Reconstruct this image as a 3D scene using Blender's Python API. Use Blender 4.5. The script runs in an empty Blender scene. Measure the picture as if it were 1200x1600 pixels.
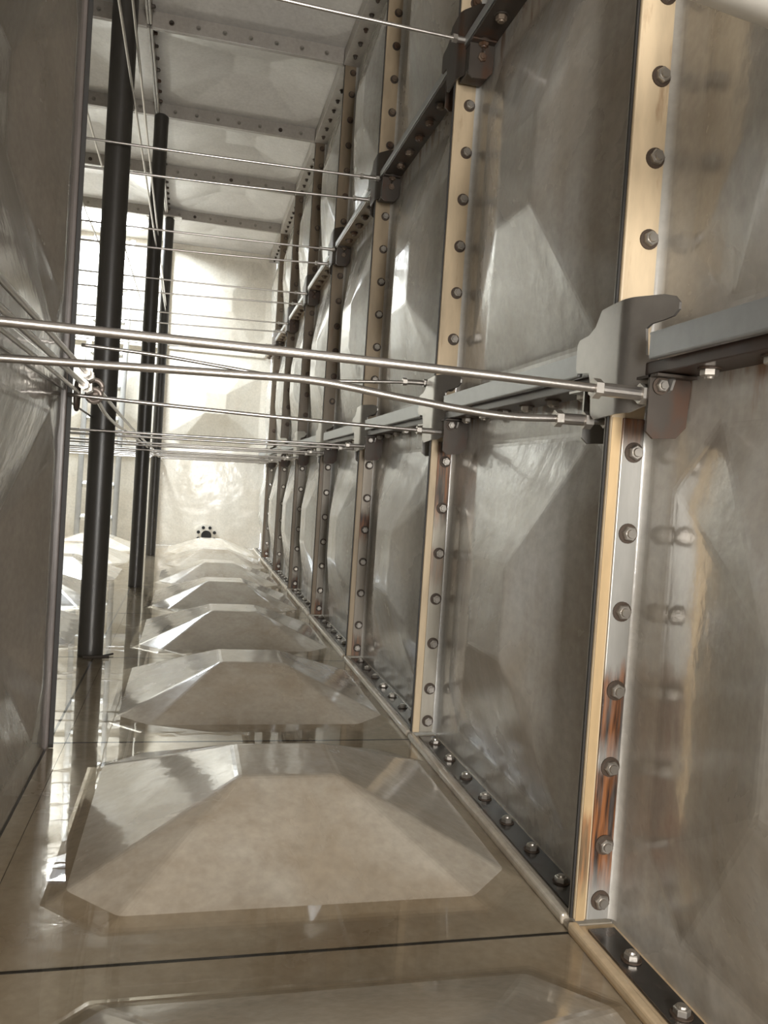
import bpy, bmesh, math, random
from mathutils import Vector, Matrix
random.seed(7)
SC = bpy.context.scene
COL = SC.collection
PI = math.pi

# ------------------------------------------------------------------ helpers
def link(name, me, parent=None, mat=None, smooth=False):
    o = bpy.data.objects.new(name, me); COL.objects.link(o)
    if mat is not None and not me.materials: me.materials.append(mat)
    if smooth:
        for p in me.polygons: p.use_smooth = True
    if parent is not None: o.parent = parent
    return o

def mesh_of(bm, name):
    bmesh.ops.recalc_face_normals(bm, faces=bm.faces)
    me = bpy.data.meshes.new(name); bm.to_mesh(me); bm.free(); return me

def obj(name, bm, mat, parent=None, smooth=False):
    return link(name, mesh_of(bm, name), parent, mat, smooth)

def root(name, label, cat, loc=(0, 0, 0), group=None):
    o = bpy.data.objects.new(name, None); COL.objects.link(o); o.location = loc
    o.empty_display_size = .05
    o['label'] = label; o['category'] = cat
    if group: o['group'] = group
    return o

def struct(name, label=None):
    o = bpy.data.objects.new(name, None); COL.objects.link(o)
    o['kind'] = 'structure'
    if label: o['label'] = label
    return o

def add_box(bm, lo, hi, bevel=0):
    lo = Vector(lo); hi = Vector(hi); c = (lo + hi) / 2; d = hi - lo
    g = bmesh.ops.create_cube(bm, size=1, matrix=Matrix.Translation(c) @ Matrix.Diagonal((d.x, d.y, d.z, 1)))
    if bevel:
        es = set()
        for v in g['verts']:
            es.update(v.link_edges)
        bmesh.ops.bevel(bm, geom=list(es), offset=bevel, segments=2, affect='EDGES', profile=.5)

def box_obj(name, lo, hi, mat, parent=None, bevel=.002):
    bm = bmesh.new(); add_box(bm, lo, hi, bevel); return obj(name, bm, mat, parent)

def add_cyl(bm, p, q, r, seg=16, r2=None):
    p = Vector(p); q = Vector(q); d = q - p
    m = Matrix.Translation((p + q) / 2) @ d.to_track_quat('Z', 'Y').to_matrix().to_4x4()
    bmesh.ops.create_cone(bm, cap_ends=True, segments=seg, radius1=r, radius2=r if r2 is None else r2, depth=d.length, matrix=m)

def add_tube(bm, pts, r, seg=10):
    pts = [Vector(p) for p in pts]; rings = []
    up = None
    for i, p in enumerate(pts):
        t = (pts[min(i + 1, len(pts) - 1)] - pts[max(i - 1, 0)]).normalized()
        if up is None:
            a = Vector((0, 0, 1)) if abs(t.z) < .9 else Vector((1, 0, 0))
            up = t.cross(a).normalized()
        up = (up - t * up.dot(t)).normalized(); s = t.cross(up)
        rings.append([bm.verts.new(p + r * (math.cos(k / seg * 2 * PI) * up + math.sin(k / seg * 2 * PI) * s)) for k in range(seg)])
    for a, b in zip(rings, rings[1:]):
        for k in range(seg):
            bm.faces.new((a[k], a[(k + 1) % seg], b[(k + 1) % seg], b[k]))
    bm.faces.new(rings[0][::-1]); bm.faces.new(rings[-1])

def spline(pts, n=8):
    pts = [Vector(p) for p in pts]; out = []
    for i in range(len(pts) - 1):
        p0 = pts[max(i - 1, 0)]; p1 = pts[i]; p2 = pts[i + 1]; p3 = pts[min(i + 2, len(pts) - 1)]
        for k in range(n):
            t = k / n
            out.append(.5 * ((2 * p1) + (p2 - p0) * t + (2 * p0 - 5 * p1 + 4 * p2 - p3) * t * t + (3 * p1 - p0 - 3 * p2 + p3) * t ** 3))
    out.append(pts[-1]); return out

def smooth_by_angle(o, ang=40):
    for p in o.data.polygons: p.use_smooth = True
    bm = bmesh.new(); bm.from_mesh(o.data)
    for e in bm.edges:
        if len(e.link_faces) == 2 and e.calc_face_angle(0) > math.radians(ang): e.smooth = False
    bm.to_mesh(o.data); bm.free()

# ------------------------------------------------------------------ materials
class NT:
    def __init__(s, name):
        s.m = bpy.data.materials.new(name); s.m.use_nodes = True
        s.t = s.m.node_tree; s.b = s.t.nodes['Principled BSDF']
        s.pos = s.n('ShaderNodeNewGeometry').outputs['Position']
    def n(s, k, **kw):
        x = s.t.nodes.new(k)
        for a, b in kw.items(): setattr(x, a, b)
        return x
    def l(s, a, b): s.t.links.new(a, b)
    def map(s, scale, loc=(0, 0, 0), src=None):
        m = s.n('ShaderNodeMapping'); m.inputs['Scale'].default_value = scale; m.inputs['Location'].default_value = loc
        s.l(src or s.pos, m.inputs['Vector']); return m.outputs[0]
    def noise(s, vec, scale, detail=4, rough=.55, dist=0):
        x = s.n('ShaderNodeTexNoise'); x.inputs['Scale'].default_value = scale; x.inputs['Detail'].default_value = detail
        x.inputs['Roughness'].default_value = rough; x.inputs['Distortion'].default_value = dist
        s.l(vec, x.inputs['Vector']); return x.outputs['Fac']
    def ramp(s, fac, stops):
        r = s.n('ShaderNodeValToRGB'); e = r.color_ramp.elements
        while len(e) < len(stops): e.new(.5)
        for i, (p, c) in enumerate(stops):
            e[i].position = p; e[i].color = (c, c, c, 1) if not isinstance(c, tuple) else (*c, 1)
        s.l(fac, r.inputs['Fac']); return r.outputs['Color']
    def mix(s, fac, a, b, mode='MIX'):
        x = s.n('ShaderNodeMix', data_type='RGBA', blend_type=mode)
        for v, i in ((fac, 0), (a, 6), (b, 7)):
            if isinstance(v, (int, float)): x.inputs[i].default_value = v
            elif isinstance(v, tuple): x.inputs[i].default_value = (*v, 1)
            else: s.l(v, x.inputs[i])
        return x.outputs[2]
    def math(s, op, a, b=None):
        x = s.n('ShaderNodeMath', operation=op)
        for i, v in enumerate((a, b)):
            if v is None: continue
            if isinstance(v, (int, float)): x.inputs[i].default_value = v
            else: s.l(v, x.inputs[i])
        return x.outputs[0]
    def bump(s, h, strength, dist=.01):
        b = s.n('ShaderNodeBump'); b.inputs['Strength'].default_value = strength; b.inputs['Distance'].default_value = dist
        s.l(h, b.inputs['Height']); s.l(b.outputs[0], s.b.inputs['Normal'])
        s.l(b.outputs[0], s.b.inputs['Coat Normal'])
    def set(s, **kw):
        for k, v in kw.items():
            i = s.b.inputs[k.replace('_', ' ')]
            if isinstance(v, (int, float)): i.default_value = v
            elif isinstance(v, tuple): i.default_value = (*v, 1)
            else: s.l(v, i)

def grp(name, base, stain, streak=(5, 5, .6), amount=.8, rough=(.16, .38), coat=.25, bump=.12, rust=False):
    n = NT(name)
    a = n.ramp(n.noise(n.pos, 2.3, 6, .6, .4), [(.38, 0.0), (.72, 1.0)])
    c = n.mix(n.math('MULTIPLY', a, amount), base, stain)
    st = n.ramp(n.noise(n.map(streak), 2.2, 5, .6), [(.45, 0.0), (.75, 1.0)])
    c = n.mix(n.math('MULTIPLY', st, amount * .6), c, tuple(x * .75 for x in stain))
    w = n.ramp(n.noise(n.map((1, 1, 1), (9, 4, 2)), 5, 5, .65, .8), [(.5, 0.0), (.68, 1.0)])
    c = n.mix(n.math('MULTIPLY', w, .22), c, tuple(min(1, x * 1.25) for x in base))
    g = n.ramp(n.noise(n.pos, 60, 3), [(.3, .9), (.7, 1.05)])
    c = n.mix(1.0, c, g, 'MULTIPLY')
    if rust:     # rust drips bleeding down the panels from the bolts of the two rails
        sp = n.n('ShaderNodeSeparateXYZ'); n.l(n.pos, sp.inputs[0])
        dr = n.noise(n.map((1, 16, 3)), 1.6, 4, .6)
        for zt, ln in ((.915, .10), (1.91, .16)):
            d = n.math('SUBTRACT', zt, sp.outputs[2])
            lim = n.math('MULTIPLY', n.math('SUBTRACT', dr, .42), ln * 4)
            m = n.n('ShaderNodeMapRange', interpolation_type='SMOOTHSTEP'); n.l(n.math('SUBTRACT', lim, d), m.inputs[0])
            m.inputs[1].default_value = 0; m.inputs[2].default_value = ln * .9
            k = n.math('MULTIPLY', m.outputs[0], n.math('GREATER_THAN', d, -.02))
            c = n.mix(n.math('MULTIPLY', k, .8), c, n.mix(dr, (.10, .05, .025), (.24, .11, .04)))
    n.set(Base_Color=c, Roughness=n.math('ADD', n.math('MULTIPLY', a, rough[1] - rough[0]), rough[0]), Coat_Weight=coat, Coat_Roughness=.06, IOR=1.5)
    h = n.math('ADD', n.noise(n.pos, 7, 2, .4), n.math('MULTIPLY', n.noise(n.pos, 45, 2), .12))
    n.bump(h, bump, .03)
    return n.m

GRP = grp('grp_wall', (.485, .48, .455), (.345, .285, .21))
GRPR = grp('grp_wall_rusty', (.485, .48, .455), (.345, .285, .21), rust=True)
GRPF = grp('grp_floor', (.53, .485, .41), (.325, .24, .15), streak=(3, 3, 3), amount=.75, rough=(.12, .35), coat=.5, bump=.08)
GRPC = grp('grp_ceiling', (.56, .54, .515), (.47, .44, .41), amount=.4, rough=(.3, .5), coat=.1)
GRPB = grp('grp_back', (.66, .62, .54), (.55, .47, .36), amount=.5)
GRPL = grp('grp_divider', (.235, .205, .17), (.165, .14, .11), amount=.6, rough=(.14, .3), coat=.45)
FLANGE = grp('grp_flange', (.66, .53, .36), (.5, .33, .17), streak=(8, 8, 1.2), amount=.6, rough=(.3, .5), coat=.1, bump=.04)
FLANGEC = grp('grp_beam', (.36, .33, .295), (.27, .235, .195), amount=.5, rough=(.35, .55), coat=.05, bump=.04)

def metal(name, col, rough, spots=None, amount=.0, metallic=.95):
    n = NT(name)
    f = n.noise(n.pos, 30, 4, .6)
    c = n.mix(f, tuple(x * .8 for x in col), tuple(min(1, x * 1.15) for x in col))
    if spots:
        m = n.ramp(n.noise(n.map((1, 1, .45)), 14, 5, .6), [(.62 - .3 * amount, 0.0), (.74 - .22 * amount, 1.0)])
        c = n.mix(m, c, spots)
        n.set(Metallic=n.math('MULTIPLY', n.math('SUBTRACT', 1.0, m), metallic))
    else: n.set(Metallic=metallic)
    n.set(Base_Color=c, Roughness=n.math('ADD', n.math('MULTIPLY', f, .15), rough - .07))
    return n.m

STEEL = metal('stainless_steel', (.40, .385, .365), .33, metallic=.9)
RODM = metal('rod_steel', (.52, .49, .46), .3)
BOLTM = metal('bolt_steel', (.45, .42, .38), .36, metallic=.85)
BOLTD_M = metal('dull_bolt', (.25, .23, .2), .5, metallic=.3)
PLATE = metal('strip_steel', (.52, .51, .48), .42, (.2, .1, .04), .1, .75)
CAPM = metal('cap_steel', (.36, .37, .375), .4, metallic=.7)
DARKM = metal('dark_steel', (.07, .058, .048), .5, (.06, .028, .014), .4, .5)
RUSTB = metal('rusty_bolt', (.2, .155, .115), .5, (.075, .038, .02), .75, .5)
FLOORM = metal('wet_steel', (.11, .105, .1), .2, (.1, .06, .035), .2, .8)
GAL = metal('ring_metal', (.42, .36, .32), .45, metallic=.7)

def plain(name, col, rough=.5, **kw):
    n = NT(name); f = n.noise(n.pos, 18, 4)
    n.set(Base_Color=n.mix(f, tuple(x * .8 for x in col), tuple(x * 1.15 for x in col)), Roughness=rough, **kw); return n.m
GASKET = plain('gasket_rubber', (.03, .027, .024), .6)
PIPE = plain('pipe_plastic', (.035, .031, .026), .38)
WHITEP = plain('white_plastic', (.62, .60, .55), .4)
LADM = plain('ladder_plastic', (.30, .29, .27), .45)
ENDM = plain('end_post_grp', (.13, .11, .1), .35)
BLACK = plain('black_rubber', (.008, .008, .008), .7)
DEBRIS = plain('debris', (.03, .022, .015), .8)

def rib_flange_mat(name, zlo, zhi, gloom):
    """tan moulded flange, gloom browns the whole colour, painting in the shade of the far ribs; red rust bleeding downwards from some bolts"""
    n = NT(name)
    z = n.n('ShaderNodeSeparateXYZ'); n.l(n.pos, z.inputs[0]); z = z.outputs[2]
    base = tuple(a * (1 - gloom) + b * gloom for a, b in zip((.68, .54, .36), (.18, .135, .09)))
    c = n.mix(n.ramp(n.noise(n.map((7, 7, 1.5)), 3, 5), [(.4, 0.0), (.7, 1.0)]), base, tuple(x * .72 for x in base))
    r = n.ramp(n.noise(n.map((14, 14, 2.2), (3, 1, 5)), 2.2, 5, .65), [(.6, 0.0), (.72, 1.0)])
    c = n.mix(n.math('MULTIPLY', r, .5), c, (.22, .09, .03))
    n.set(Base_Color=c, Roughness=.38, Coat_Weight=.1); return n.m
RIBM = [rib_flange_mat('rib_flange_%d' % i, 0, 1, g) for i, g in enumerate((0, .2, .6, .85, .95, 1.0, 1.0))]  # farther ribs get browner: their shade is put into the colour
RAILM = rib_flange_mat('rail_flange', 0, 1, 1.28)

def rust_strip_mat(name, bands, grey=(.45, .44, .41)):
    """grey steel strip; bands = [(z from, z to, strength)] of red rust running down below a bolt"""
    n = NT(name)
    s = n.n('ShaderNodeSeparateXYZ'); n.l(n.pos, s.inputs[0]); z = s.outputs[2]
    wob = n.noise(n.map((30, 30, 5)), 2, 4)
    zz = n.math('ADD', z, n.math('MULTIPLY', n.math('SUBTRACT', wob, .5), .09))
    tot = None
    for lo, hi, k in bands:
        a = n.n('ShaderNodeMapRange', interpolation_type='SMOOTHSTEP'); n.l(zz, a.inputs[0])
        a.inputs[1].default_value = lo - .03; a.inputs[2].default_value = lo + .05
        b = n.n('ShaderNodeMapRange', interpolation_type='SMOOTHSTEP'); n.l(zz, b.inputs[0])
        b.inputs[1].default_value = hi + .02; b.inputs[2].default_value = hi - .02
        v = n.math('MULTIPLY', n.math('MULTIPLY', a.outputs[0], b.outputs[0]), k)
        tot = v if tot is None else n.math('MAXIMUM', tot, v)
    st = n.ramp(n.noise(n.map((40, 40, 3.5), (1, 2, 3)), 2.4, 4), [(.25, .7), (.55, 1.0)])
    m = n.math('MULTIPLY', tot, st)
    rustc = n.mix(n.ramp(n.noise(n.map((60, 60, 4), (2, 0, 1)), 2, 3), [(.4, 0.0), (.62, 1.0)]), (.02, .009, .006), (.25, .095, .032))
    c = n.mix(n.noise(n.map((20, 20, 4)), 3, 4), tuple(x * .8 for x in grey), tuple(x * 1.15 for x in grey))
    c = n.mix(m, c, rustc)
    n.set(Base_Color=c, Metallic=n.math('MULTIPLY', n.math('SUBTRACT', 1.0, m), .55), Roughness=.42); return n.m
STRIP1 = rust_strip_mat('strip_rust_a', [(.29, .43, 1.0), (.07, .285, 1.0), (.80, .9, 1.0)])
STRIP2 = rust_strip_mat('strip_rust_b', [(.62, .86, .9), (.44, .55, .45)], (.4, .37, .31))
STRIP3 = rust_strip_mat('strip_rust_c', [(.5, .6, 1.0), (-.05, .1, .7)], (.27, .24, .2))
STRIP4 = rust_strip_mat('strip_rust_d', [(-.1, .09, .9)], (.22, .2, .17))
EDGE1 = rust_strip_mat('edge_rust', [(.06, .2, .8)], (.66, .48, .27))
EDGE1.node_tree.nodes['Principled BSDF'].inputs['Roughness'].default_value = .45

def water_mat():
    m = bpy.data.materials.new('standing_water'); m.use_nodes = True; t = m.node_tree; t.nodes.clear()
    N = t.nodes.new; L = t.links.new
    out = N('ShaderNodeOutputMaterial'); mx = N('ShaderNodeMixShader'); tr = N('ShaderNodeBsdfTransparent'); gl = N('ShaderNodeBsdfGlossy')
    # reflectance of a thin film of water: 3 % head on, rising towards grazing, the same from both sides
    lw = N('ShaderNodeVectorMath'); lw.operation = 'DOT_PRODUCT'; ab = N('ShaderNodeMath'); ab.operation = 'ABSOLUTE'
    om = N('ShaderNodeMath'); om.operation = 'SUBTRACT'; om.inputs[0].default_value = 1; om.use_clamp = True
    pw = N('ShaderNodeMath'); pw.operation = 'POWER'; pw.inputs[1].default_value = 5
    fr = N('ShaderNodeMapRange'); fr.inputs[3].default_value = .025; fr.inputs[4].default_value = 1
    tr.inputs['Color'].default_value = (.86, .825, .765, 1); gl.inputs['Roughness'].default_value = .015
    g = N('ShaderNodeNewGeometry'); nz = N('ShaderNodeTexNoise'); nz.inputs['Scale'].default_value = 6; nz.inputs['Detail'].default_value = 3
    L(g.outputs['Position'], nz.inputs['Vector'])
    b = N('ShaderNodeBump'); b.inputs['Strength'].default_value = .035; b.inputs['Distance'].default_value = .01
    L(nz.outputs['Fac'], b.inputs['Height']); L(b.outputs[0], gl.inputs['Normal']); L(b.outputs[0], lw.inputs[0]); L(g.outputs['Incoming'], lw.inputs[1])
    L(lw.outputs['Value'], ab.inputs[0]); L(ab.outputs[0], om.inputs[1]); L(om.outputs[0], pw.inputs[0]); L(pw.outputs[0], fr.inputs[0])
    L(fr.outputs[0], mx.inputs[0]); L(tr.outputs[0], mx.inputs[1]); L(gl.outputs[0], mx.inputs[2]); L(mx.outputs[0], out.inputs['Surface'])
    return m
WATER = water_mat()

# ------------------------------------------------------------------ dimensions
XW = .07            # plane of the panels of the right wall; the joint ribs stand out from it to x = 0
XP = -.97           # near divider
XL = -2.97          # far outer wall
Z1, Z2, Z3 = .92, 1.925, 2.94
YB = 7.02           # back wall
YF = -3.0

# ------------------------------------------------------------------ moulded panels
_pc = {}
def panel_mesh(a, b, h, rim=.085, ch=.1, plat=.1, flat=False, hole=None):
    key = (round(a, 3), round(b, 3), h, flat, rim)
    if key in _pc: return _pc[key]
    bm = bmesh.new(); g = .0015
    X0, X1, Y0, Y1 = g, a - g, g, b - g
    c = [bm.verts.new(p) for p in ((X0, Y0, 0), (X1, Y0, 0), (X1, Y1, 0), (X0, Y1, 0))]
    if flat: bm.faces.new(c)
    else:
        r = rim; x0, x1, y0, y1 = r, a - r, r, b - r
        o = [bm.verts.new(p) for p in ((x0 + ch, y0, 0), (x1 - ch, y0, 0), (x1, y0 + ch, 0), (x1, y1 - ch, 0), (x1 - ch, y1, 0), (x0 + ch, y1, 0), (x0, y1 - ch, 0), (x0, y0 + ch, 0))]
        mx, my = a / 2, b / 2
        p = [bm.verts.new(q) for q in ((mx - plat, my - plat, h), (mx + plat, my - plat, h), (mx + plat, my + plat, h), (mx - plat, my + plat, h))]
        for i in range(4):
            A, B = o[2 * i], o[2 * i + 1]; nx = o[(2 * i + 2) % 8]
            bm.faces.new((c[i], c[(i + 1) % 4], B, A))
            bm.faces.new((c[(i + 1) % 4], nx, B))
            bm.faces.new((A, B, p[(i + 1) % 4], p[i]))
            bm.faces.new((B, nx, p[(i + 1) % 4]))
        bm.faces.new(p)
        bmesh.ops.recalc_face_normals(bm, faces=bm.faces)
        es = [e for e in bm.edges if len(e.link_faces) == 2 and e.calc_face_angle(0) > .02]
        bmesh.ops.bevel(bm, geom=es, offset=.008, segments=2, affect='EDGES', profile=.5)
    be = [e for e in bm.edges if len(e.link_faces) == 1]
    ex = bmesh.ops.extrude_edge_only(bm, edges=be)
    for v in [v for v in ex['geom'] if isinstance(v, bmesh.types.BMVert)]: v.co.z -= .025
    bmesh.ops.recalc_face_normals(bm, faces=bm.faces)
    me = bpy.data.meshes.new('panel'); bm.to_mesh(me); bm.free()
    _pc[key] = me; return me

def put_panel(name, parent, origin, u, v, a, b, h, mat, **kw):
    """panel with its lower corner at origin, spanning a along u and b along v, bulging along u x v"""
    me = panel_mesh(a, b, h, **kw)
    if me.materials and me.materials[0] != mat: me = me.copy(); me.materials.clear()
    if not me.materials: me.materials.append(mat)
    o = bpy.data.objects.new(name, me); COL.objects.link(o)
    u = Vector(u); v = Vector(v); w = u.cross(v)
    m = Matrix((u, v, w)).transposed().to_4x4(); m.translation = Vector(origin)
    o.parent = parent; o.matrix_local = m
    return o

ROWS = ((0, Z1), (Z1, Z2), (Z2, Z3))
floor = struct('floor', 'tank floor of moulded panels with flat-topped domes')
XC = [XP, XP - 1.0, XL]
FB = [(XP, XW - XP + 0.0)]
for y in range(-3, 7):
    put_panel('floor_panel', floor, (XW - 1.0, y, 0), (1, 0, 0), (0, 1, 0), 1.0, 1, .125, GRPF)
    box_obj('floor_edge', (XP, y, -.02), (XW - 1.0, y + 1, -.0005), GRPF, floor, 0)
    if y >= 1:
        for x in (XP - 1, XL):
            put_panel('floor_panel', floor, (x, y, 0), (1, 0, 0), (0, 1, 0), 1, 1, .125, GRPF)
for y in range(-2, 7): box_obj('floor_gasket', (XP if y < 1 else XL, y - .003, -.02), (.01, y + .003, .0008), GASKET, floor, 0)
for x in (XP, XP - 1): box_obj('floor_gasket', (x - .003, 1 if x < XP else YF, -.02), (x + .003, YB, .0008), GASKET, floor, 0)
floor_under = box_obj('floor_gasket', (XL, YF, -.05), (XW, YB, -.028), GASKET, floor, 0)

wr = struct('wall_right', 'long tank wall of moulded panels with pyramid facets')
for y in range(-3, 7):
    for z0, z1 in ROWS:
        # u along -y so that u x v points to -x
        put_panel('wall_panel', wr, (XW, y + 1, z0), (0, -1, 0), (0, 0, 1), 1, z1 - z0, .072, GRPR)
wb = struct('wall_back', 'end wall of the tank')
xs = [(XP, XW - XP), (XP - 1, 1), (XL, 1)]
for x, a in xs:
    for i, (z0, z1) in enumerate(ROWS):
        put_panel('wall_panel', wb, (x, YB, z0), (1, 0, 0), (0, 0, 1), a, z1 - z0, .08, GRPB, flat=(i == 0))
wl = struct('wall_left', 'dark dividing wall of concave panels close to the camera')
for y in range(-3, 1):
    for z0, z1 in ROWS:
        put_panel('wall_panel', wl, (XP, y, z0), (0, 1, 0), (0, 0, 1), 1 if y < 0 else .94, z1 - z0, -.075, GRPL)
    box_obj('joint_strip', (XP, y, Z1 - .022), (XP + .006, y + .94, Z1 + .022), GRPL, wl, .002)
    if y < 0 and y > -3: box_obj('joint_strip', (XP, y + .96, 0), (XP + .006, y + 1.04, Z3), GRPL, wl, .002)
wi = struct('wall_inner', 'wall closing the side bay')
for x in (XP - 1, XL):
    for z0, z1 in ROWS:
        put_panel('wall_panel', wi, (x + 1, .98, z0), (-1, 0, 0), (0, 0, 1), 1, z1 - z0, .07, GRP)
wo = struct('wall_outer', 'far side wall of the side bay')
for y in range(1, 7):
    for z0, z1 in ROWS:
        put_panel('wall_panel', wo, (XL, y, z0), (0, 1, 0), (0, 0, 1), 1, z1 - z0, .072, GRPB)
wf = struct('wall_front', 'end wall behind the camera with an opening added for the fill light')  # unseen wall; its opening is added to hold the fill lamp
for lo, hi in (((XP, YF - .03, 0), (XW, YF, .35)), ((XP, YF - .03, 1.49), (XW, YF, Z3)), ((XP, YF - .03, .35), (-.73, YF, 1.49)), ((-.07, YF - .03, .35), (XW, YF, 1.49))):
    box_obj('wall_panel', lo, hi, GRP, wf, 0)

# ceiling, with the hatch hole in the bay above the ladder
ce = struct('ceiling', 'tank roof of pale moulded panels')
HX, HY, HR = -1.47, 6.42, .34
for y in range(-3, 7):
    for x, a in xs:
        if x < XP - .1 and y < 1: continue
        if abs(x - (XP - 1)) < .01 and y == 6: continue
        put_panel('ceiling_panel', ce, (x + a, y, Z3), (-1, 0, 0), (0, 1, 0), a, 1, -.07, GRPC)
box_obj('ceiling_edge', (XL, 7, Z3), (XW, YB + .03, Z3 + .02), GRPC, ce, 0)
bm = bmesh.new()
x0, x1, y0, y1 = XP - 1, XP, 6, 7
N = 48; inner = []; outer = []
for k in range(N):
    t = 2 * PI * k / N; c, s = math.cos(t), math.sin(t)
    inner.append((HX + HR * c, HY + HR * s))
    f = min(((x1 - HX) / c) if c > 1e-6 else ((x0 - HX) / c) if c < -1e-6 else 9, ((y1 - HY) / s) if s > 1e-6 else ((y0 - HY) / s) if s < -1e-6 else 9)
    outer.append((HX + f * c, HY + f * s))
vi = [bm.verts.new((*p, Z3)) for p in inner]; vo = [bm.verts.new((*p, Z3)) for p in outer]; vt = [bm.verts.new((*p, Z3 + .12)) for p in inner]
for k in range(N):
    j = (k + 1) % N
    bm.faces.new((vi[k], vi[j], vo[j], vo[k])); bm.faces.new((vi[k], vi[j], vt[j], vt[k]))
for p in ((x0, y0), (x1, y0), (x1, y1), (x0, y1)): pass
for cx, cy in ((x0, y0), (x1, y0), (x1, y1), (x0, y1)):
    near = sorted(range(N), key=lambda k: (outer[k][0] - cx) ** 2 + (outer[k][1] - cy) ** 2)[:2]
    if all((outer[k][0] - cx) ** 2 + (outer[k][1] - cy) ** 2 > 1e-8 for k in near):
        bm.faces.new((vo[near[0]], vo[near[1]], bm.verts.new((cx, cy, Z3))))
obj('hatch_panel', bm, GRPC, ce)

# ------------------------------------------------------------------ bolts
def bolt_mesh(name, mat, r=.0125, h=.0095, washer=.0165, wmat=None):
    bm = bmesh.new()
    add_cyl(bm, (0, 0, 0), (0, 0, .0022), washer, 20)
    nw = len(bm.faces)
    add_cyl(bm, (0, 0, .0022), (0, 0, .0022 + h * .82), r, 6)
    add_cyl(bm, (0, 0, .0022 + h * .82), (0, 0, .0022 + h), r, 6, r * .86)
    add_cyl(bm, (0, 0, .0022 + h), (0, 0, .0022 + h + .003), r * .6, 14, r * .52)
    me = mesh_of(bm, name); me.materials.append(mat); me.materials.append(wmat or WASHER)
    for p in me.polygons: p.material_index = 1 if max(me.vertices[i].co.z for i in p.vertices) < .0023 else 0
    return me
WASHER = plain('washer_dark', (.055, .035, .022), .6)  # dark brown washer, a ring round the bolt head
BOLT = bolt_mesh('bolt', BOLTM); BOLTR = bolt_mesh('bolt', RUSTB, wmat=DARKM); BOLTL = bolt_mesh('bolt', DARKM, .011, .016, .016)
BOLTD = bolt_mesh('bolt', BOLTD_M, .011, .012, .015, BOLTD_M)
def put_bolt(parent, p, d, me=None, s=1.0, name='bolt'):
    o = bpy.data.objects.new(name, me or BOLT); COL.objects.link(o); o.parent = parent
    o.location = p
    q = Vector(d).to_track_quat('Z', 'Y'); o.rotation_mode = 'QUATERNION'
    from mathutils import Quaternion
    o.rotation_quaternion = q @ Quaternion((0, 0, 1), random.uniform(0, PI / 3)); o.scale = (s, s, s)
    return o

# ------------------------------------------------------------------ vertical joint ribs on the long wall
rib_labels = [
    'tan joint rib nearest the camera, grey steel strip with red rust streaks low down',
    'tan joint rib, second from the camera, orange rust right under its bracket',
    'brown joint rib, third from the camera, a dark rust run on its lower half',
    'grey-brown joint rib, fourth from the camera, between the third and fifth ribs',
    'dark joint rib, fifth from the camera, black rust at its foot',
    'narrow dark brown joint rib, second from the end wall',
    'narrowest brown joint rib, standing next to the end wall',
]
for k in range(7):
    r = root('joint_rib', rib_labels[k], 'joint rib', (0, k, 0), 'vertical joint ribs along the long wall')
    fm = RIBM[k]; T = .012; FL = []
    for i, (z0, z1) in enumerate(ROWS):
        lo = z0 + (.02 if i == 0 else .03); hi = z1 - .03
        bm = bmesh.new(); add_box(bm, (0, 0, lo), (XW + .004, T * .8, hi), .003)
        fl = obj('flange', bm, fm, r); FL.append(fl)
        bm = bmesh.new(); add_box(bm, (-.001, T * .8 + .004, lo), (XW + .004, T * 1.9, hi), .003)
        obj('flange', bm, GRP, r)
    box_obj('gasket', (-.003, T * .8 - .0005, .02), (XW, T * .8 + .0045, Z3 - .04), GASKET, r, 0)
    bm = bmesh.new()          # the rounded root where flange meets panel
    for sgn, yy in ((-1, 0), (1, T * 1.9)):
        for z0, z1 in ROWS:
            pts = []
            for q in range(6):
                a = q / 5 * PI / 2; R = .012
                pts.append((XW - R + R * math.sin(a) , yy + sgn * (R - R * math.cos(a))))
            vs = [[bm.verts.new((x, y, z)) for x, y in pts] + [bm.verts.new((XW + .004, yy, z))] for z in (z0 + .02, z1 - .02)]
            n = len(vs[0])
            for q in range(n): bm.faces.new((vs[0][q], vs[0][(q + 1) % n], vs[1][(q + 1) % n], vs[1][q]))
            bm.faces.new(vs[0]); bm.faces.new(vs[1][::-1])
    smooth_by_angle(obj('fillet', bm, GRP, r), 50)
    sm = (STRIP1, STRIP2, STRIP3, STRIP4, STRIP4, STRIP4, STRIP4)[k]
    s = box_obj('steel_strip', (.019, -.0045, .022), (.058, 0, Z1 - .07), sm, r, .0015)
    s['label'] = 'grey steel strip with red rust' if k < 3 else 'dark steel strip'
    if k == 0:
        e = box_obj('edge_band', (0.001, -.0012, .02), (.017, -.0001, Z1 - .07), EDGE1, r, 0)
        e['label'] = 'ochre outer edge'
    yb = -.0045
    for z in (.055, .148, .278, .405, .535, .663, .795): put_bolt(s, (.041, yb, z), (0, -1, 0))
    for z in (1.01, 1.14, 1.27, 1.40, 1.53, 1.66, 1.79): put_bolt(FL[1], (.042, 0, z), (0, -1, 0), BOLT if k < 3 else BOLTR)
    for z in (2.07, 2.2, 2.33, 2.46, 2.59, 2.72, 2.83): put_bolt(FL[2], (.042, 0, z), (0, -1, 0), BOLTR)

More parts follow.
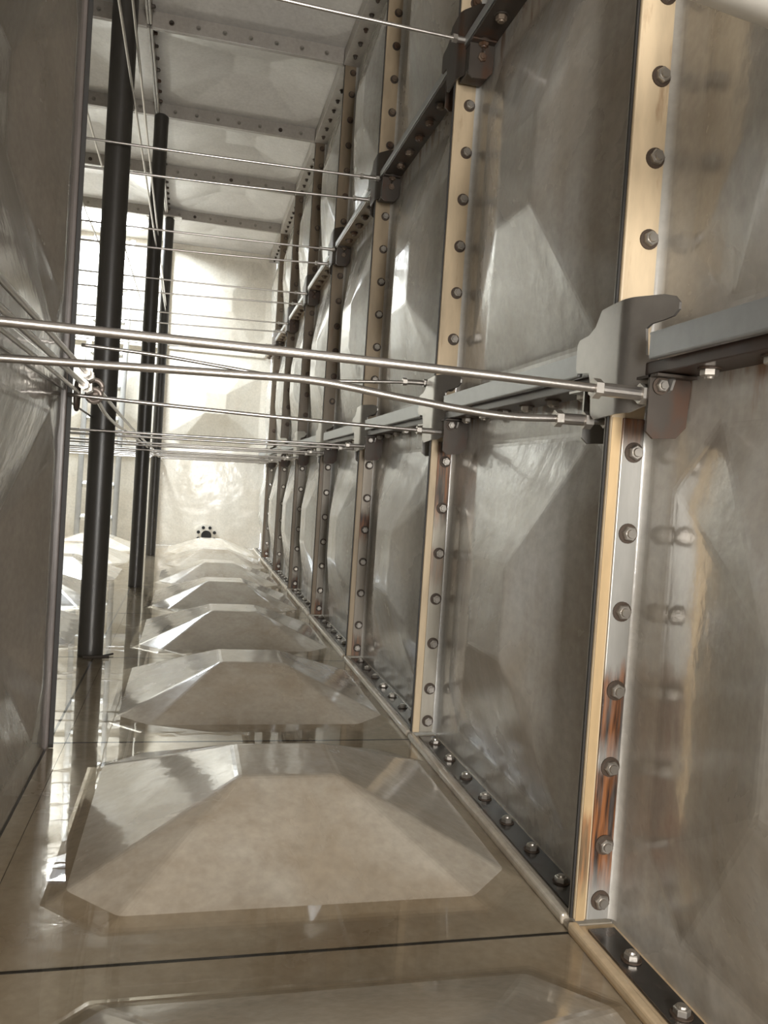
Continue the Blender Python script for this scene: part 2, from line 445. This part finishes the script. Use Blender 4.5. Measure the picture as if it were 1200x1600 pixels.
# ------------------------------------------------------------------ horizontal rails on the long wall
def seg_bays(y0=-3, y1=7, m=.022):
    return [(y + (m if y >= 0 else 0), y + 1) for y in range(y0, y1)]
r = root('steel_capped_rail', 'grey steel-capped rail running along the long wall at the lower panel joint', 'rail', (0, 0, Z1))
for y, ye in seg_bays(-2):
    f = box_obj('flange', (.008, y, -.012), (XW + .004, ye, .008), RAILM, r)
    if y > -2.5: box_obj('steel_cap', (-.009, y + .09, .006), (.0, ye - .11, .046), CAPM, r, .003)
    if y > -2.5: box_obj('cap_lip', (-.009, y + .09, .0425), (.03, ye - .11, .046), CAPM, r, 0)
    if y >= -1.1:
        for q in range(6): put_bolt(f, (.04, y + .16 + q * .13, -.012), (0, 0, -1), BOLT)
r = root('rusty_rail', 'rust-brown rail running along the long wall at the upper panel joint', 'rail', (0, 0, Z2))
for y, ye in seg_bays(-1):
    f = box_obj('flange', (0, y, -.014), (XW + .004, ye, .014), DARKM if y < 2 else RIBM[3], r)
    e = box_obj('edge_trim', (-.003, y + .06, -.008), (.0, ye - .06, .016), CAPM, r, .001)
    for q in range(7): put_bolt(f, (.036, y + .12 + q * .125, -.014), (0, 0, -1), BOLTR, 1.15)
r = root('roof_edge_rail', 'pale grey bolted rail along the long wall under the roof', 'rail', (0, 0, Z3 - .07))
for y, ye in seg_bays(1): 
    f = box_obj('flange', (-.01, y, -.008), (XW + .004, ye, .012), FLANGEC, r)
    box_obj('flange', (-.01, y, .012), (.0, ye, .068), FLANGEC, r)
    for q in range(7): put_bolt(f, (.03, y + .12 + q * .125, -.008), (0, 0, -1), BOLTL, .8)
r = root('floor_edge_rail', 'wet dark bolted channel along the foot of the long wall', 'rail', (0, 0, 0))
for y, ye in seg_bays(-2):
    box_obj('flange', (-.008, y - (.022 if y > 0 else 0), .0), (XW + .004, ye, .012), FLANGE if y < 0 else GRPF, r, .003)
    box_obj('flange_lip', (-.012, y, .001), (.004, ye, .02), FLANGE if y < 0 else GRPF, r, .004)
    f = box_obj('steel_strip', (.014, y + .03, .012), (.062, ye - .02, .017), FLOORM, r, .0015)
    for q in range(7): put_bolt(f, (.04, y + .11 + q * .13, .017), (0, 0, 1), BOLT, .95)

# ------------------------------------------------------------------ cross brackets at the rib/rail crossings
def bracket_mesh():
    P = [(.028, .085), (-.06, .09), (-.105, .09), (-.12, .086), (-.128, .076), (-.128, .066), (-.12, .056), (-.105, .051), (-.088, .047), (-.08, .04), (-.083, .0), (-.105, -.01), (-.12, -.022), (-.128, -.04), (-.124, -.055), (-.108, -.068), (-.06, -.088),
         (.03, -.094), (.044, -.085), (.05, -.035), (.06, -.014), (.1, -.01), (.107, -.002), (.107, .04), (.1, .047), (.068, .05), (.046, .06), (.034, .077)]
    bm = bmesh.new(); vs = [bm.verts.new((0, s, z)) for s, z in P]; bm.faces.new(vs)
    for c in (.02, -.03, -.036, -.042, -.048, -.054, -.06):
        bmesh.ops.bisect_plane(bm, geom=list(bm.verts) + list(bm.edges) + list(bm.faces), plane_co=(0, c, 0), plane_no=(0, 1, 0))
    for c in (-.04, 0, .04):
        bmesh.ops.bisect_plane(bm, geom=list(bm.verts) + list(bm.edges) + list(bm.faces), plane_co=(0, 0, c), plane_no=(0, 0, 1))
    # bend the short side of the plate back round the rib
    def bend(s):
        if s >= -.03: return (0, s)
        A = math.radians(38); L = .03
        t = min(1, (-.03 - s) / L); R = L / A
        x = R * (1 - math.cos(A * t)); y = -.03 - R * math.sin(A * t)
        rest = max(0, -.03 - s - L)
        return (x + rest * math.sin(A), y - rest * math.cos(A))
    for v in bm.verts:
        x, y = bend(v.co.y); v.co.x = x; v.co.y = y
    g = bmesh.ops.solidify(bm, geom=list(bm.faces), thickness=.004)
    return mesh_of(bm, 'bracket_plate')
BRM = bracket_mesh(); BRM.materials.append(STEEL)
BRD = BRM.copy(); BRD.materials.clear(); BRD.materials.append(DARKM)
def gusset_mesh(m):
    bm = bmesh.new()
    P = [(.0, .0), (.066, .0), (.07, -.01), (.066, -.075), (.05, -.092), (.012, -.095), (0, -.085)]
    vs = [bm.verts.new((x, 0, z)) for x, z in P]; f = bm.faces.new(vs)
    ex = bmesh.ops.extrude_face_region(bm, geom=[f])
    for v in ex['geom']:
        if isinstance(v, bmesh.types.BMVert): v.co.y += .005
    add_box(bm, (0, -.02, -.004), (.066, .06, .0))
    me = mesh_of(bm, 'gusset'); me.materials.append(m); return me
GUS = gusset_mesh(STEEL); GUSD = gusset_mesh(DARKM)
ordn = ['first', 'second', 'third', 'fourth', 'fifth', 'sixth', 'seventh']
br_lab = ['big steel cross bracket on the nearest rib, holding two thick tie rods',
          'steel cross bracket on the second rib, rust running down below it'] + \
         ['steel cross bracket where the steel-capped rail meets the %s rib' % ordn[k] for k in range(2, 7)]
for k in range(7):
    r = root('cross_bracket', br_lab[k], 'bracket', (-.0125, k, Z1 + .02), 'cross brackets on the steel-capped rail')
    o = link('bracket_plate', BRM, r); smooth_by_angle(o, 30) if k == 0 else None
    for yy in (-.105, .1):
        o = link('gusset', GUS if yy > 0 else GUSD, r); o.location = (.0125, yy, -.034)
        put_bolt(o, (.0175, -.001, -.016), (0, -1, 0), BOLT, .8)
for k in range(1, 7):
    r = root('cross_bracket', ['', 'rusty bracket on the brown rail at the second rib, one thin rod through it',
             'blackened bracket on the brown rail at the third rib, two rods meeting it'][k] if k < 3 else 'dark bracket where the brown upper rail meets the %s rib' % ordn[k],
             'bracket', (-.0105, k, Z2), 'cross brackets on the rusty rail')
    link('bracket_plate', BRD, r)
    for yy in (-.105, .1):
        o = link('gusset', GUSD, r); o.location = (.0105, yy, -.016)
    box_obj('clamp_block', (.012, -.1, -.09), (.075, -.02, -.018), DARKM, r, .004)
    box_obj('clamp_block', (.012, -.06, .018), (.06, -.012, .08), DARKM, r, .004)
    put_bolt(r, (.045, -.1, -.055), (0, -1, 0), BOLTR)

# ------------------------------------------------------------------ tie rods
def tie_rod(label, pts, rad, sleeve=.1, group='tie rods across the tank', left_sleeve=False, bend=True):
    p0 = Vector(pts[-1])
    r = root('tie_rod', label, 'tie rod', tuple(pts[0]), group)
    loc = [Vector(p) - Vector(pts[0]) for p in pts]
    bm = bmesh.new(); add_tube(bm, spline(loc, 10) if len(loc) > 2 else loc, rad, 12)
    o = obj('rod', bm, RODM, r, True)
    d = (loc[-1] - loc[-2]).normalized(); e = loc[-1]
    if sleeve:
        bm = bmesh.new(); add_cyl(bm, e - d * (sleeve + .05), e - d * .05, rad * 1.55, 16)
        sl = obj('threaded_sleeve', bm, RODM, r)
        bm = bmesh.new(); add_cyl(bm, e - d * (sleeve + .052), e - d * (sleeve + .04), rad * 2.3, 6); obj('nut', bm, BOLTM, sl)
        bm = bmesh.new(); add_cyl(bm, e - d * .05, e - d * .036, rad * 2.4, 6); obj('nut', bm, BOLTM, sl)
        bm = bmesh.new(); add_cyl(bm, e - d * .012, e, rad * 1.9, 6); obj('nut', bm, BOLTM, sl)
    return r
R1 = .0062
tie_rod('thick straight tie rod, upper of the two on the nearest big bracket', [(XP + .005, -.085, .888), (-.45, -.085, .886), (.045, -.085, .878)], R1 + .0004, .075)
tie_rod('bowed tie rod, lower of the two on the nearest big bracket', [(XP + .005, .06, .858), (-.6, .06, .868), (-.47, .06, .869), (-.33, .06, .855), (-.17, .06, .842), (-.06, .06, .846), (.03, .06, .848)], R1, .05)
tie_rod('thin sagging tie rod, upper of the two on the second steel bracket', [(XP + .02, 1.06, 1.03), (-.75, 1.06, 1.022), (-.5, 1.06, 1.002), (-.37, 1.06, .994), (-.04, 1.06, 1.018), (.03, 1.06, 1.02)], .0048, .06)
tie_rod('tie rod from the divider post, lower of the two on the second steel bracket', [(-.96, .93, .888), (-.45, .93, .876), (.055, .93, .872)], .005, .07)
for k in range(2, 7):
    zz = .868 if k < 4 else .86
    tie_rod('tie rod on the near side of the %s rib, at the steel-capped rail' % ordn[k], [(XL + .01, k - .075, zz - .035), (-1.2, k - .075, zz - .022), (.05, k - .075, zz)], .0048, .07)
    tie_rod('tie rod on the far side of the %s rib, at the steel-capped rail' % ordn[k], [(XL + .01, k + .08, zz - .05), (-1.2, k + .08, zz - .03), (.05, k + .08, zz - .006)], .0048, .07)
tie_rod('lone tie rod high on the second rib, at the brown rail', [(XP + .02, .94, 1.955), (-.45, .94, 1.938), (.075, .94, 1.93)], .0052, .06)
for k in range(2, 7):
    zz = 1.912 - .008 * (k - 2)
    tie_rod('upper tie rod at the brown rail, on the near side of the %s rib' % ordn[k], [(XL + .01, k - .06, zz - .03), (-1, k - .06, zz - .02), (.03, k - .06, zz)], .0048, .06)
    tie_rod('lower tie rod at the brown rail, on the far side of the %s rib' % ordn[k], [(XL + .01, k + .07, zz - .09), (-1, k + .07, zz - .075), (.03, k + .07, zz - .04)], .0048, .06)

# rods running lengthwise beside the columns
g = 'lengthwise rods beside the columns'
tie_rod('lengthwise rod, lower of the high pair crossing the tallest column', [(-.93, 1.02, 2.045), (-.93, 3.5, 2.06), (-.935, YB - .02, 2.06)], .0045, 0, g)
tie_rod('lengthwise rod, upper of the high pair crossing the tallest column', [(-.915, 1.35, 2.19), (-.925, 3.8, 2.14), (-.935, YB - .02, 2.09)], .0045, 0, g)
RG = Vector((-.905, 1.0, .916))
tie_rod('lengthwise rod, upper of the pair running into the ring on the divider side', [(-.905, -.9, .955), (-.905, .3, .94), (RG.x - .002, .93, .934)], .0055, .06, g)
tie_rod('lengthwise rod, lower of the pair running into the ring on the divider side', [(-.912, -.9, .925), (-.912, .3, .912), (RG.x - .004, .93, .904)], .0055, .06, g)
tie_rod('thin lengthwise rod tucked under the pair on the divider side', [(-.93, -.9, .905), (-.93, .2, .9), (-.93, .9, .893)], .0042, 0, g)
tie_rod('lengthwise rod, straighter of the pair leaving the ring toward the end wall', [(RG.x, 1.06, .922), (-.91, 3, .885), (-.92, YB - .02, .85)], .0055, 0, g)
tie_rod('lengthwise rod, drooping one of the pair leaving the ring toward the end wall', [(RG.x - .005, 1.06, .902), (-.92, 1.7, .872), (-.915, 3.4, .862), (-.925, YB - .02, .83)], .0055, 0, g)
r = root('coupling_ring', 'round galvanised coupling ring joining the lengthwise rods', 'ring', tuple(RG))
for dz, rr in ((.002, .018), (-.02, .016)):
    bm = bmesh.new()
    pts = [(math.cos(t) * rr, math.cos(t) * .35 * rr + dz * .3, math.sin(t) * rr + dz) for t in [i / 24 * 2 * PI for i in range(25)]]
    add_tube(bm, pts, .0065, 10); obj('ring', bm, GAL, r, True)
for dz in (.014, -.014):
    bm = bmesh.new(); bmesh.ops.create_uvsphere(bm, u_segments=14, v_segments=8, radius=.0095, matrix=Matrix.Translation((-.004, -.055, dz))); obj('rod_eye', bm, GAL, r, True)
g = 'thin lengthwise rods in the side bay'
tie_rod('thin lengthwise rod in the side bay, beside the tallest column', [(-1.1, .985, 2.03), (-1.108, 4, 2.03), (-1.09, YB - .02, 2.03)], .0042, 0, g)
tie_rod('thin lengthwise rod in the side bay, out in the bright light under the hatch', [(-1.25, .985, 2.04), (-1.25, 4, 2.03), (-1.17, YB - .02, 2.03)], .0042, 0, g)
tie_rod('thin lengthwise rod at the height of the coupling ring, in the side bay', [(-1.0, .985, .9), (-1.03, 2.5, .9), (-1.05, YB - .02, .88)], .0035, 0, g)

# ------------------------------------------------------------------ columns
col_lab = ['thickest dark round column, nearest the camera, standing in the puddle', 'middle dark column with a rounded top under the roof beam', 'thin far column close to the end wall']
for i, (x, y, rr, zt) in enumerate(((-.985, 2.02, .046, Z3 - .0), (-.945, 3.98, .042, Z3 - .075), (-.945, 5.95, .04, Z3 - .09))):
    r = root('support_column', col_lab[i], 'column', (x, y, 0), 'dark support columns')
    bm = bmesh.new(); add_cyl(bm, (0, 0, .003), (0, 0, zt - .05), rr, 40); o = obj('shaft', bm, PIPE, r); smooth_by_angle(o)
    bm = bmesh.new(); add_cyl(bm, (0, 0, zt - .05), (0, 0, zt - .012), rr + .001, 40); add_cyl(bm, (0, 0, zt - .012), (0, 0, zt), rr + .001, 40, rr - .012)
    o = obj('cap', bm, PIPE, r); smooth_by_angle(o, 50)
    if i == 2: box_obj('head_plate', (-.06, -.06, zt), (.1, .06, zt + .012), FLANGEC, r)

# ------------------------------------------------------------------ roof joints
bl = {1: 'roof beam nearest the camera, over the divider post', 2: 'roof beam at the tallest column, cut by the top of the view', 3: 'roof beam with black bolt holes, next after the tallest column', 4: 'roof beam that the round-topped middle column stands under',
      5: 'roof beam just past the middle column', 6: 'last roof beam before the end wall'}
for k in range(1, 7):
    r = root('roof_beam', bl[k], 'beam', (0, k, Z3), 'beams under the roof')
    for x, a in xs:
        xa, xb = x + .012, x + a - .012
        if x == XP: xb = -.012
        f = box_obj('flange', (xa, -.014, -.078), (xb, 0, .004), FLANGEC, r, .002)
        box_obj('flange', (xa, .0015, -.078), (xb, .014, .004), FLANGEC, r, .002)
        n = 7
        for q in range(n): put_bolt(f, (xa + .09 + q * (xb - xa - .18) / (n - 1), -.014, -.042), (0, -1, 0), BOLTL if (q * 5 + k * 3) % 7 in (2,) else BOLTD, .8)
for x, lab in ((XP, 'lengthwise roof beam of bolted flanges above the row of columns'), (XP - 1, 'lengthwise roof beam over the side bay')):
    r = root('roof_beam', lab, 'beam', (x, 0, Z3), 'lengthwise roof beams')
    for y in range(1, 7):
        for s in (0, 1):
            box_obj('flange', (-.0125 + s * .0135, y + .018, -.07), (-.0015 + s * .0135, y + .982, .004), FLANGEC, r, .002)
        for q in range(7): put_bolt(r, (.012, y + .12 + q * .127, -.036), (1, 0, 0), BOLTL, .9)
# end wall joints
r = root('end_wall_joint', 'flat joint band across the end wall at the lower panel joint', 'joint band', (0, YB, Z1), 'joint bands on the end wall')
box_obj('flange', (XL, -.03, -.018), (XP - .02, .005, .02), GRPC, r)
box_obj('flange', (XP + .03, -.012, -.012), (-.01, .005, .012), GRPB, r)
r = root('end_wall_joint', 'flat joint band across the end wall at the upper panel joint', 'joint band', (0, YB, Z2), 'joint bands on the end wall')
box_obj('flange', (XL, -.03, -.015), (XP - .02, .005, .015), GRPB, r)
box_obj('flange', (XP + .03, -.012, -.01), (-.01, .005, .01), GRPB, r)
r = root('end_wall_joint', 'upright joint band on the end wall behind the far column', 'joint band', (XP, YB, 0), 'joint bands on the end wall')
box_obj('flange', (-.014, -.06, .01), (.0, .005, Z3 - .08), GRPB, r); box_obj('flange', (.0015, -.06, .01), (.015, .005, Z3 - .08), GRPB, r)
for z in [.15 + .13 * i for i in range(20)]: put_bolt(r, (.015, -.03, z), (1, 0, 0))

# ------------------------------------------------------------------ divider end post
r = root('end_post', 'dark bolted post closing the end of the dividing wall', 'post', (XP, .95, 0))
box_obj('flange', (-.05, -.012, .003), (.008, .004, Z3 - .005), ENDM, r, .003)
box_obj('flange', (-.05, .008, .003), (.016, .024, Z3 - .005), ENDM, r, .003)
box_obj('gasket', (-.05, .004, .003), (.018, .008, Z3 - .005), GASKET, r, 0)
for i in range(22): put_bolt(r, (.004, .024, .08 + i * .13), (0, 1, 0), BOLTL, .6)
bm = bmesh.new()
add_tube(bm, [(.03, .002 + .02 * math.cos(t), Z1 - .03 + .035 * math.sin(t)) for t in [i / 20 * 2 * PI for i in range(21)]], .006, 8)
obj('rod_loop', bm, DARKM, r, True)

# ------------------------------------------------------------------ ladder under the hatch
r = root('ladder', 'pale plastic ladder against the end wall, behind the nearest column', 'ladder', (-1.48, 6.8, 0))
for s in (-1, 1):
    bm = bmesh.new(); add_tube(bm, [(s * .165, -.08, .02), (s * .165 + .008, -.02, 1.5), (s * .165 + .02, .05, 2.86)], .026, 16); smooth_by_angle(obj('stringer', bm, LADM, r))
    bm = bmesh.new(); add_cyl(bm, (s * .165, -.08, .0), (s * .165, -.08, .05), .036, 20); obj('foot', bm, BLACK, r)
for i in range(9):
    z = .25 + i * .307; y = -.08 + .13 * z / 2.86; x = .02 * z / 2.86
    bm = bmesh.new(); add_cyl(bm, (-.165 + x, y, z), (.165 + x, y, z), .017, 14); rg = obj('rung', bm, LADM, r); smooth_by_angle(rg)
    for s in (-1, 1):
        bm = bmesh.new(); add_cyl(bm, (s * .135 + x, y, z), (s * .085 + x, y, z), .03, 16, .036); obj('rung_socket', bm, WHITEP, rg)
# hatch rim
r = root('roof_hatch', 'open round roof hatch letting daylight in above the ladder', 'hatch', (HX, HY, Z3))
bm = bmesh.new()
N = 48
prof = [(HR, -.02), (HR + .04, -.02), (HR + .04, .0), (HR, .0)]
rings = [[bm.verts.new((rad * math.cos(2 * PI * k / N), rad * math.sin(2 * PI * k / N), z)) for rad, z in prof] for k in range(N)]
for k in range(N):
    a, b = rings[k], rings[(k + 1) % N]
    for q in range(4): bm.faces.new((a[q], a[(q + 1) % 4], b[(q + 1) % 4], b[q]))
obj('rim', bm, FLANGEC, r)

# ------------------------------------------------------------------ outlet flange on the end wall
r = root('outlet_flange', 'round black-bolted outlet flange low on the end wall', 'pipe flange', (-.465, YB, .115))
bm = bmesh.new(); add_cyl(bm, (0, -.012, 0), (0, .002, 0), .115, 40); o = obj('flange_ring', bm, GRPB, r); smooth_by_angle(o)
bm = bmesh.new(); add_cyl(bm, (0, -.016, 0), (0, -.011, 0), .05, 32); o = obj('bore', bm, BLACK, r); o['label'] = 'black pipe opening'
for k in range(8):
    t = (k + .5) / 8 * 2 * PI
    bm = bmesh.new(); p = Vector((.084 * math.cos(t), 0, .084 * math.sin(t)))
    add_cyl(bm, p + Vector((0, -.03, 0)), p + Vector((0, -.012, 0)), .0175, 6); obj('bolt', bm, BLACK, r)

# ------------------------------------------------------------------ white pipe over the camera, debris
r = root('white_pipe', 'white plastic inlet pipe jutting out of the long wall, nearer than the first rib', 'pipe', (0, -.5, 1.246))
bm = bmesh.new(); add_cyl(bm, (-.30, 0, .012), (XW, 0, -.03), .05, 40); smooth_by_angle(obj('shaft', bm, WHITEP, r))
bm = bmesh.new(); add_cyl(bm, (-.04, 0, -.017), (XW, 0, -.03), .058, 40); smooth_by_angle(obj('socket', bm, WHITEP, r))
bm = bmesh.new(); WZ = .011
add_tube(bm, [(-1.0, 1.93, WZ + .004), (-.955, 1.93, WZ + .006), (-.91, 1.94, WZ + .005)], .006, 6)
add_tube(bm, [(-.95, 1.93, WZ + .005), (-.92, 1.97, WZ + .005), (-.9, 1.99, WZ + .006)], .004, 6)
o = obj('twig', bm, DEBRIS); o['label'] = 'dark forked twig floating at the foot of the thickest column'; o['category'] = 'twig'
bm = bmesh.new()
add_tube(bm, [(-.073, -.222, .006), (-.058, -.22, .007), (-.045, -.226, .006)], .0028, 6)
add_tube(bm, [(-.058, -.22, .007), (-.055, -.208, .006), (-.05, -.203, .006)], .002, 6)
add_tube(bm, [(-.062, -.221, .006), (-.07, -.232, .006)], .002, 6)
o = obj('debris_scrap', bm, DEBRIS); o['label'] = 'tiny dark scrap of debris on the floor beside the bolted channel'; o['category'] = 'debris'

# standing water
bm = bmesh.new(); nx = 1
for lo, hi in (((XP + .004, YF), (-.014, YB - .02)), ((XL, .99), (XP + .004, YB - .02))):
    bm.faces.new([bm.verts.new((x, y, WZ)) for x, y in ((lo[0], lo[1]), (hi[0], lo[1]), (hi[0], hi[1]), (lo[0], hi[1]))])
o = obj('water', bm, WATER); o['label'] = 'shallow clear water standing between the floor domes'; o['category'] = 'water'; o['kind'] = 'stuff'

# ------------------------------------------------------------------ light
def area(name, loc, rot, sx, sy, power, col, shape='RECTANGLE'):
    l = bpy.data.lights.new(name, 'AREA'); l.shape = shape; l.size = sx; l.size_y = sy; l.energy = power; l.color = col
    o = bpy.data.objects.new(name, l); COL.objects.link(o); o.location = loc; o.rotation_euler = rot; return o
area('hatch_daylight', (HX - .05, HY + .0, Z3 + .1), (math.radians(14), math.radians(16), 0), .6, .6, 330, (.86, .94, 1), 'DISK')
area('added_fill_light', (-.40, YF + .02, .92), (math.radians(92), 0, math.radians(-6)), .62, 1.1, 128, (1, .965, .915))  # added fill lamp behind the camera, set in an invented opening
w = bpy.data.worlds.new('sky'); SC.world = w; w.use_nodes = True
w.node_tree.nodes['Background'].inputs[0].default_value = (.9, .95, 1, 1)
w.node_tree.nodes['Background'].inputs[1].default_value = 4.0

# ------------------------------------------------------------------ camera
cam = bpy.data.cameras.new('camera'); co = bpy.data.objects.new('camera', cam); COL.objects.link(co)
a, b, c = -0.23776257392267922, -0.0308092921711197, -0.06614132233976516
M = Matrix.Rotation(a, 3, 'Z') @ Matrix.Rotation(b, 3, 'X') @ Matrix.Rotation(c, 3, 'Y')
right, fwd, up = M @ Vector((1, 0, 0)), M @ Vector((0, 1, 0)), M @ Vector((0, 0, 1))
W = Matrix((right, up, -fwd)).transposed().to_4x4(); W.translation = Vector((-0.6568422904072416, -1.1920225265479487, 0.7124757289133749))
co.matrix_world = W
cam.sensor_fit = 'VERTICAL'; cam.sensor_height = 24; cam.lens = 24 * 1264.2 / 1600; cam.clip_start = .01; cam.clip_end = 60
SC.camera = co
vs = SC.view_settings; vs.view_transform = 'Standard'; vs.look = 'None'; vs.gamma = 1; vs.use_curve_mapping = False; vs.exposure = -.22
